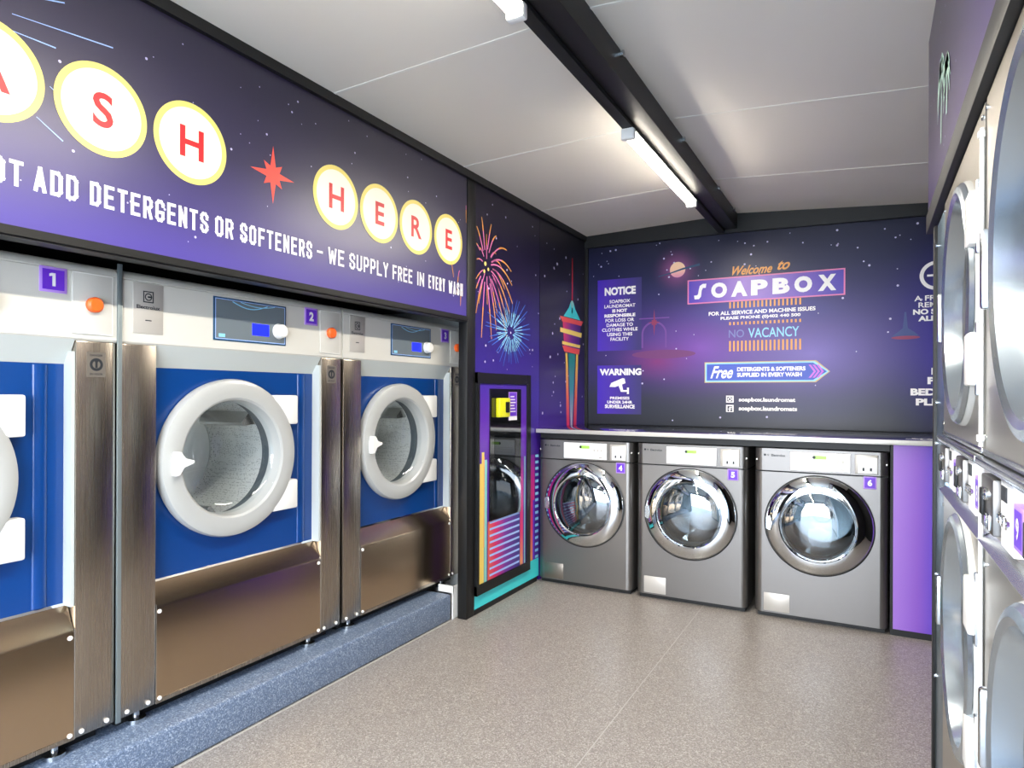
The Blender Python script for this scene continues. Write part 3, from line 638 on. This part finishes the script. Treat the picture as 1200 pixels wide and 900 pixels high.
    for k in range(3):
        a = .6+k*2*PI/3; ca, sa = math.cos(a), math.sin(a)
        def P(r, tt, y): return (cx+r*ca-tt*sa, y, cz+r*sa+tt*ca)
        G().add([P(.278, -.035, .17), P(.278, .035, .17), P(.278, .035, .5), P(.278, -.035, .5), P(.225, -.008, .19), P(.225, .008, .19), P(.225, .008, .49), P(.225, -.008, .49)],
                [(0, 1, 5, 4), (1, 2, 6, 5), (2, 3, 7, 6), (3, 0, 4, 7), (4, 5, 6, 7)]).build('lifter', M['satin'], dr)
    # controls
    p = G().box(.372, .745, -.004, 0, z(1.578), z(1.755), .001).build('control_panel', M['navy'], t)
    G().rect(.379, .738, z(1.584), z(1.749), -.0046).build('panel_border', M['lightblue'], p)
    G().rect(.382, .735, z(1.587), z(1.746), -.0050).build('panel_face', M['panelgrey'], p)
    g = G().ribbon([(.46+i*.018, z(1.742)-.022*math.sin(PI*i/10)) for i in range(11)], .004, -.0056).ribbon([(.50+i*.018, z(1.744)-.012*math.sin(PI*i/10)) for i in range(11)], .003, -.0056)
    g.rect(.395, .425, z(1.592), z(1.606), -.0056); g.build('panel_arc', M['skyink'], p)
    G().box(.560, .648, -.006, -.004, z(1.612), z(1.662)).build('display', M['lcd'], p, label='lit blue screen')
    G().lathe(.703, z(1.640), [(.0001, -.036), (.024, -.036), (.030, -.030), (.032, -.006), (.037, -.004), (.037, 0)], 32).build('knob', M['white'], p)
    s_ = G().box(.045, .158, -.003, 0, z(1.578), z(1.762), .001).build('maker_plate', M['plate'], t)
    lx, lz = .101, z(1.713)
    g = G().annulus(lx, lz, .010, .014, -.0036, 24).frame(lx-.020, lx+.020, lz-.021, lz+.021, .004, -.0036).rect(lx-.003, lx+.014, lz-.003, lz+.003, -.0038)
    g.text('Electrolux', lx-.044, lx+.044, z(1.668), z(1.682), -.0036, .015).rect(lx-.012, lx+.012, z(1.625), z(1.629), -.0036)
    g.build('plate_lettering', M['ink'], s_)
    number_plate(t, n, .858, .940, z(1.686), z(1.768))
    q = G().box(.955, 1.088, -.0045, 0, z(1.560), z(1.765), .002).build('button_plate', M['pale'], t)
    G().frame(.955, 1.088, z(1.560), z(1.765), .003, -.0052).build('plate_edge', M['white'], q)
    G().cyl(1.023, z(1.660), .026, -.026, -.004, 28, .006).build('stop_button', M['orange'], q, label='round orange stop button')
    k = G().box(1.004, 1.066, -.001, 0, z(1.415), z(1.50)).build('warning_sticker', mat('sticker_film', '#8d857b', .4, .6), t)
    g = G().annulus(1.035, z(1.458), .013, .022, -.0016, 24).rect(1.031, 1.039, z(1.446), z(1.468), -.0018).disc(1.035, z(1.470), .006, -.0018, 10)
    g.text('DANGER', 1.014, 1.056, z(1.486), z(1.493), -.0016, .02).text('EN VIGOR', 1.014, 1.056, z(1.422), z(1.429), -.0016, .02)
    g.build('sticker_symbol', M['ink'], k)
    return t
blue_washer(.250, '1', 'large blue washer numbered 1, cut off by the left edge of the photo')
blue_washer(1.366, '2', 'large blue washer numbered 2 with lit blue screen, whole in the left foreground')
blue_washer(2.482, '3', 'large blue washer numbered 3 beside the tall black post')
tag(G().box(-2.3185, -2.311, 1.353, 1.369, .20, 1.815, .001).build('joint_strip', mat('joint_grey', '#8f9a9c', .35, .6)), 'thin grey metal strip standing between the washers numbered 1 and 2', 'trim')

# ---------------------------------------------------------------- small silver washers under the bench
def silver_washer(x0, n, label, W=.722):
    t = thing('washing_machine', label, 'washing machine', (x0, 4.30, 0), 0, 'small silver washers under the steel bench')
    e = .045
    # cabinet: plan outline with softened front corners
    def plan(z0, z1, inset=0):
        g = G(); pts = [(0, .7), (0, .05)]
        for i in range(7):
            a = PI*i/12; pts.append((e-e*math.cos(a), .05-.05*math.sin(a)))
        for i in range(7):
            a = PI*i/12; pts.append((W-e+e*math.sin(a), .05*(1-math.cos(a))))
        pts += [(W, .05), (W, .7)]
        m = len(pts); vs = [(x, y, z0) for x, y in pts]+[(x, y, z1) for x, y in pts]
        g.add(vs, [tuple(range(m)), tuple(range(2*m-1, m-1, -1))]+[(i, (i+1) % m, (i+1) % m+m, i+m) for i in range(m) if not (i == 8)]); return g, m
    cx, cz = .36, .588
    g = G()
    pts = [(0, .7), (0, .05)]+[(e-e*math.cos(PI*i/12), .05-.05*math.sin(PI*i/12)) for i in range(1, 7)]
    m = len(pts)
    for mirror in (0, 1):
        q = [(W-x if mirror else x, y) for x, y in pts]
        g.add([(x, y, .03) for x, y in q]+[(x, y, .895) for x, y in q], [(i, i+1, i+1+m, i+m) for i in range(m-1)])
    g.rect_hole(e, W-e, .03, .895, cx, cz, .285, 0, .004)
    g.box(0, W, .69, .70, .03, .895)
    g.build('cabinet', M['silver'], t)
    g = G()
    for mirror in (0, 1):
        q = [(W-x if mirror else x, y) for x, y in pts]
        g.add([(x, y, .903) for x, y in q]+[(x, y, 1.038) for x, y in q], [(i, i+1, i+1+m, i+m) for i in range(m-1)])
    g.rect(e, W-e, .903, 1.038, 0)
    ptop = pts+[(W-x, y) for x, y in reversed(pts)]
    g.add([(x, y, 1.038) for x, y in ptop], [tuple(range(len(ptop)))])
    g.build('control_head', M['silver'], t)
    G().box(.002, W-.002, .03, .69, .03, .90).build('inner_case', M['dark'], t) if False else None
    G().box(.006, W-.006, .008, .69, .895, .903).build('head_joint', M['dark'], t)
    G().box(.02, W-.02, .03, .68, 0, .03).build('base_skirt', M['black'], t)
    # door
    G().lathe(cx, cz, [(.286, .004), (.298, -.004), (.300, -.010), (.292, -.013)], 80).build('door_seal', M['gasket2'], t)
    d = G().lathe(cx, cz, [(.292, .0), (.294, -.012), (.286, -.024), (.262, -.038), (.235, -.046), (.214, -.048), (.205, -.042), (.200, -.026), (.196, .01)], 96).build('door', M['chrome'], t, label='round polished chrome door ring')
    G().lathe(cx, cz, [(.206, -.038), (.198, -.050), (.17, -.062), (.12, -.072), (.06, -.077), (.0001, -.078)], 64).build('door_glass', M['glassd'], d)
    G().lathe(cx, cz, [(.180, .0), (.176, .03), (.150, .07), (.10, .085), (.0001, .09)], 64).build('glass_bowl', M['glass'], d)
    G().prism([(cx-.285, cz-.035), (cx-.262, cz-.045), (cx-.25, cz), (cx-.262, cz+.045), (cx-.285, cz+.035)], -.046, -.03).build('handle', M['satin'], d)
    G().lathe(cx, cz, [(.286, .004), (.24, .03), (.205, .06), (.20, .10), (.215, .105)], 64).build('door_gasket', M['rubber'], t)
    dr = G().lathe(cx, cz, [(.215, .105), (.235, .13), (.238, .40), (.22, .43)], 72).build('drum', M['drumd'], t, label='perforated steel drum inside')
    G().lathe(cx, cz, [(.22, .43), (.20, .415), (.18, .43), (.06, .44), (.05, .42), (.0001, .42)], 60).build('drum_back', M['drumbd'], dr)
    for k in range(3):
        a = .2+k*2*PI/3; ca, sa = math.cos(a), math.sin(a)
        def P(r, tt, y): return (cx+r*ca-tt*sa, y, cz+r*sa+tt*ca)
        G().add([P(.238, -.03, .14), P(.238, .03, .14), P(.238, .03, .42), P(.238, -.03, .42), P(.18, -.006, .16), P(.18, .006, .16), P(.18, .006, .40), P(.18, -.006, .40)],
                [(0, 1, 5, 4), (1, 2, 6, 5), (2, 3, 7, 6), (3, 0, 4, 7), (4, 5, 6, 7)]).build('lifter', M['satin'], dr)
    # controls
    p = G().box(.208, .532, -.010, 0, .912, 1.024, .003).build('control_panel', M['keyw'], t, label='white control panel')
    G().box(.335, .405, -.0115, -.009, .985, 1.006).build('display', M['lcdg'], p, label='small green screen')
    G().disc(.338, .9955, .009, -.0119, 14).build('display_symbol', M['ink'], p)
    g = G()
    for i in range(4): g.rect(.23, .47-.02*i, .965-.012*i, .967-.012*i, -.0106)
    g.rect(.475, .50, .922, .930, -.0106); g.build('panel_lines', M['plate'], p)
    for i in range(3): G().cyl(.44+.026*i, .975, .007, -.0125, -.010, 12, .001).build('key', M['plate'], p)
    q = G().box(.555, .672, -.010, 0, .912, 1.022, .003).build('coin_box', M['plate'], t, label='grey framed coin box')
    G().box(.570, .668, -.0125, -.009, .915, 1.008, .002).build('coin_plate', M['keyw'], q)
    for i in range(2): G().box(.593+.038*i, .603+.038*i, -.0145, -.012, .930, .948).build('coin_slot', M['ink'], q)
    g = G().rect(.055, .068, .992, 1.004, -.0008).annulus(.080, .998, .003, .0055, -.0008, 12).text('Electrolux', .098, .178, .990, 1.004, -.0008, .03)
    g.build('maker_lettering', M['ink'], t)
    number_plate(t, n, .598, .664, .826, .898)
    G().box(.058, .205, -.003, 0, .040, .150, .002).build('filter_flap', M['silverd'] if n == '4' else M['plate'], t)
    for sx_ in (.014, W-.014): G().cyl(sx_, .968, .006, .012, .028, 10).build('screw', M['white'], t)
    return t
silver_washer(-2.122, '4', 'small silver washer numbered 4 under the bench, nearest the purple left wall', .716)
silver_washer(-1.381, '5', 'small silver washer numbered 5 under the bench, the middle of three')
silver_washer(-.622, '6', 'small silver washer numbered 6 under the bench, beside the plain purple panel', .728)
bt = thing('steel_bench_top', 'long polished steel worktop over the three small silver washers', 'worktop', (-2.128, 4.275, 1.086))
G().box(0, 3.3, 0, .955, 0, .030, .004).build('worktop', M['bench'], bt)
G().box(.02, 2.235, .038, .06, -.040, -.001).build('shade_rail', M['black'], bt)  # rail coloured black in place of the shade below the worktop
G().box(0, 3.3, -.004, 0, .001, .029, .001).build('front_edge', mat('bench_edge', '#dedbd4', .38, .5), bt)
sp = thing('side_panel', 'plain purple panel on the right of the small washer numbered 6', 'panel', (.124, 4.32, 0))
G().box(0, 1.1, 0, .02, .035, 1.084).build('panel_board', ramp_mat('side_panel_print', [(0, '#a678d8'), (.12, '#8f5ccc'), (.22, '#5f44cc'), (1.1, '#4a3cc0')], .35, axis='X'), sp)
G().box(0, 1.1, -.004, .02, 0, .035).box(-.012, .002, -.002, .02, 0, 1.084).build('black_edge', M['black'], sp)

# ---------------------------------------------------------------- stacked dryers on the right
def dryer_stack(y_far, nums, label):
    t = thing('stacked_dryer', label, 'tumble dryer', (XR, y_far, .0), RIGHT, 'stacked steel dryers along the right wall')
    W = .806
    G().box(0, W, .02, .85, .10, 1.955).build('cabinet', M['steel'], t)
    G().box(.01, W-.01, .02, .84, 0, .10).build('base_skirt', M['black'], t)
    cx = .487
    for (z0, z1, cz, nm) in ((1.245, 1.955, 1.583, 'upper'), (.10, 1.075, .782, 'lower')):
        fp = G().rect_hole(.004, W-.004, z0, z1, cx, cz, .262, 0, .02).build('front_panel', M['dryer'], t)
        fp['label'] = nm+' front panel'
        G().box(.006, W-.006, -.004, 0, z0-.0, z0+.012, .001).build('panel_lip', M['satin'], fp)
        d = G().lathe(cx, cz, [(.262, 0), (.288, -.004), (.290, -.014), (.283, -.022), (.268, -.026), (.256, -.020), (.246, .0), (.225, .035), (.195, .062), (.165, .072), (.160, .085)], 96).build('door', M['dish'], t, label='round '+nm+' steel door')
        G().lathe(cx, cz, [(.290, -.012), (.2935, -.006), (.2935, 0), (.288, 0)], 96).build('door_rim', M['rim'], d)
        G().lathe(cx, cz, [(.163, .076), (.15, .082), (.12, .09), (.05, .095), (.0001, .096)], 64).build('door_glass', M['glassd'], d)
        for s_ in (-1, 1):
            G().box(cx+.235, cx+.308, -.026, .0, cz+s_*.145-.055, cz+s_*.145+.055, .005).build('hinge', M['white'], d)
            G().box(cx+.296, cx+.316, -.014, .0, cz+s_*.145-.075, cz+s_*.145+.075, .003).build('hinge_plate', M['satin'], d)
        G().box(cx-.300, cx-.278, -.034, -.006, cz-.07, cz+.07, .006).build('handle', M['satin'], d)
        G().lathe(cx, cz, [(.262, .02), (.262, .09), (.24, .10), (.30, .11), (.32, .13), (.32, .60), (.28, .63), (.0001, .64)], 64).build('drum', M['drum'], t, label=nm+' drum inside')
    # controls between the two doors: sloping shelf panel with coin boxes and keys
    G().box(.004, W-.004, .012, .02, 1.078, 1.243).build('control_recess', M['plate'], t)
    G().box(.0, W, -.018, .02, 1.226, 1.242, .004).build('control_hood', M['satin'], t)
    G().xprism([(-.004, 1.062), (-.012, 1.075), (.012, 1.090), (.02, 1.090), (.02, 1.062)], .0, W).build('control_ledge', M['satin'], t)
    for k, (xo, num) in enumerate(((.06, nums[0]), (.46, nums[1]))):
        b = G().box(xo, xo+.13, -.014, .012, 1.115, 1.215, .004).build('coin_box', M['silver'], t)
        G().box(xo+.02, xo+.05, -.020, -.013, 1.14, 1.19, .002).build('coin_slot', M['black'], b)
        G().cyl(xo+.09, 1.185, .012, -.022, -.013, 16, .002).build('coin_lock', M['chrome'], b)
        G().box(xo+.065, xo+.115, -.018, -.013, 1.122, 1.150, .002).build('coin_return', M['chrome'], b)
        c = G().box(xo+.145, xo+.255, -.004, .012, 1.105, 1.220, .002).build('key_panel', M['keyw'], t)
        G().box(xo+.155, xo+.205, -.0055, -.003, 1.185, 1.210).build('display', M['ink'], c)
        for i in range(3): G().cyl(xo+.165+.033*i, 1.155, .010, -.012, -.003, 16, .002).build('key', M['chrome'], c)
        p = G().box(xo+.27, xo+.34, -.006, .012, 1.125, 1.195, .001).build('number_plate', M['purplel'], t)
        G().rect(xo+.277, xo+.333, 1.132, 1.188, -.0066).build('plate_face', M['purple'], p)
        G().text(num, xo+.29, xo+.32, 1.143, 1.177, -.0072, .03, keep=True).build('numeral', M['paper'], p)
    for sx_ in (.02, W-.02):
        for sz in (.16, 1.03, 1.28, 1.93): G().cyl(sx_, sz, .006, -.004, 0, 10, .001).build('screw', M['chrome'], t)
    return t
dryer_stack(2.418, ('7', '8'), 'steel stacked dryer at the far right, next to the grey end filler')
dryer_stack(1.598, ('9', '10'), 'steel stacked dryer nearest the camera, cut off by the right edge of the photo')
for z0, z1, lb in ((1.26, 1.90, 'upper white round strip covering the joint between the two dryer stacks'), (.30, 1.225, 'lower white round strip covering the joint between the two dryer stacks')):
    t = thing('joint_pipe', lb, 'pipe', (XR-.006, 1.605, z0), 0)
    G().vcyl(0, 0, [(.0001, 0), (.0045, 0), (.0045, z1-z0), (.0001, z1-z0)], 14).build('pipe', M['white'], t)
    for zz_ in (.01, z1-z0-.02): G().box(-.008, .005, -.006, .006, zz_, zz_+.014, .002).build('pipe_clip', M['white'], t)
ef = thing('end_filler', 'narrow grey steel filler panel closing the far end of the dryers', 'filler panel', (XR, 2.740, 0), RIGHT)
G().box(.035, .316, .004, .03, .05, 1.955, .002).build('filler_sheet', brushed('blue_grey_steel', '#8298a8', .3), ef)
G().box(0, .034, -.006, .03, 0, 1.955, .002).build('black_edge', M['black'], ef)
G().box(0, .034, .03, .85, 0, 1.955).build('end_cheek', M['dark'], ef)
for sz in (.4, .75, 1.2, 1.34, 1.88): G().cyl(.06, sz, .007, -.004, .005, 12, .002).build('screw', M['chrome'], ef)

# right-hand banner over the dryers
rb = thing('overhead_banner', 'dark purple overhead sign above the steel dryers with two mint palm trees', 'sign', (.192, 2.87, 2.03), RIGHT)
OR_ = (0, 0, -2.03)
rmat = ramp_mat('right_banner_print', [(0, '#4b3a70'), (.3, '#3b3050'), (.66, '#332b42')], .3)
G().box(0, 4.1, 0, .04, 2.03, 2.70).build('sign_panel', rmat, rb, OR_)
G().box(0, 4.1, -.006, .05, 1.962, 2.03, .002).build('bottom_trim', M['black'], rb, OR_)
G().box(0, .03, .04, .9, 1.962, 2.70).build('end_panel', M['dark'], rb, OR_)
G().box(.03, 4.1, .04, .9, 1.962, 1.99).build('soffit_board', M['dark'], rb, OR_)
g = G()
for cx_, zt, zb_, sc in ((.50, 2.36, 2.13, 1.0), (.66, 2.30, 2.16, .8)):
    g.ribbon([(cx_, zb_), (cx_+.012, (zb_+zt)/2), (cx_, zt)], .03, -.0016, .016)
    for k in range(9):
        a = PI*(-.15+1.3*k/8); L = .12*sc
        g.ribbon([(cx_+L*t_*math.cos(a), zt+L*t_*math.sin(a)*.8-.09*sc*t_*t_) for t_ in (0, .25, .5, .75, 1)], .055*sc, -.0018, .006)
g.build('printed_palms', M['mint'], rb, OR_)
g = G()
for i in range(30): g.disc(random.uniform(.05, 2.2), random.uniform(2.06, 2.66), .004, -.0012, 8)
g.build('printed_stars', M['starink'], rb, OR_, kind='stuff')
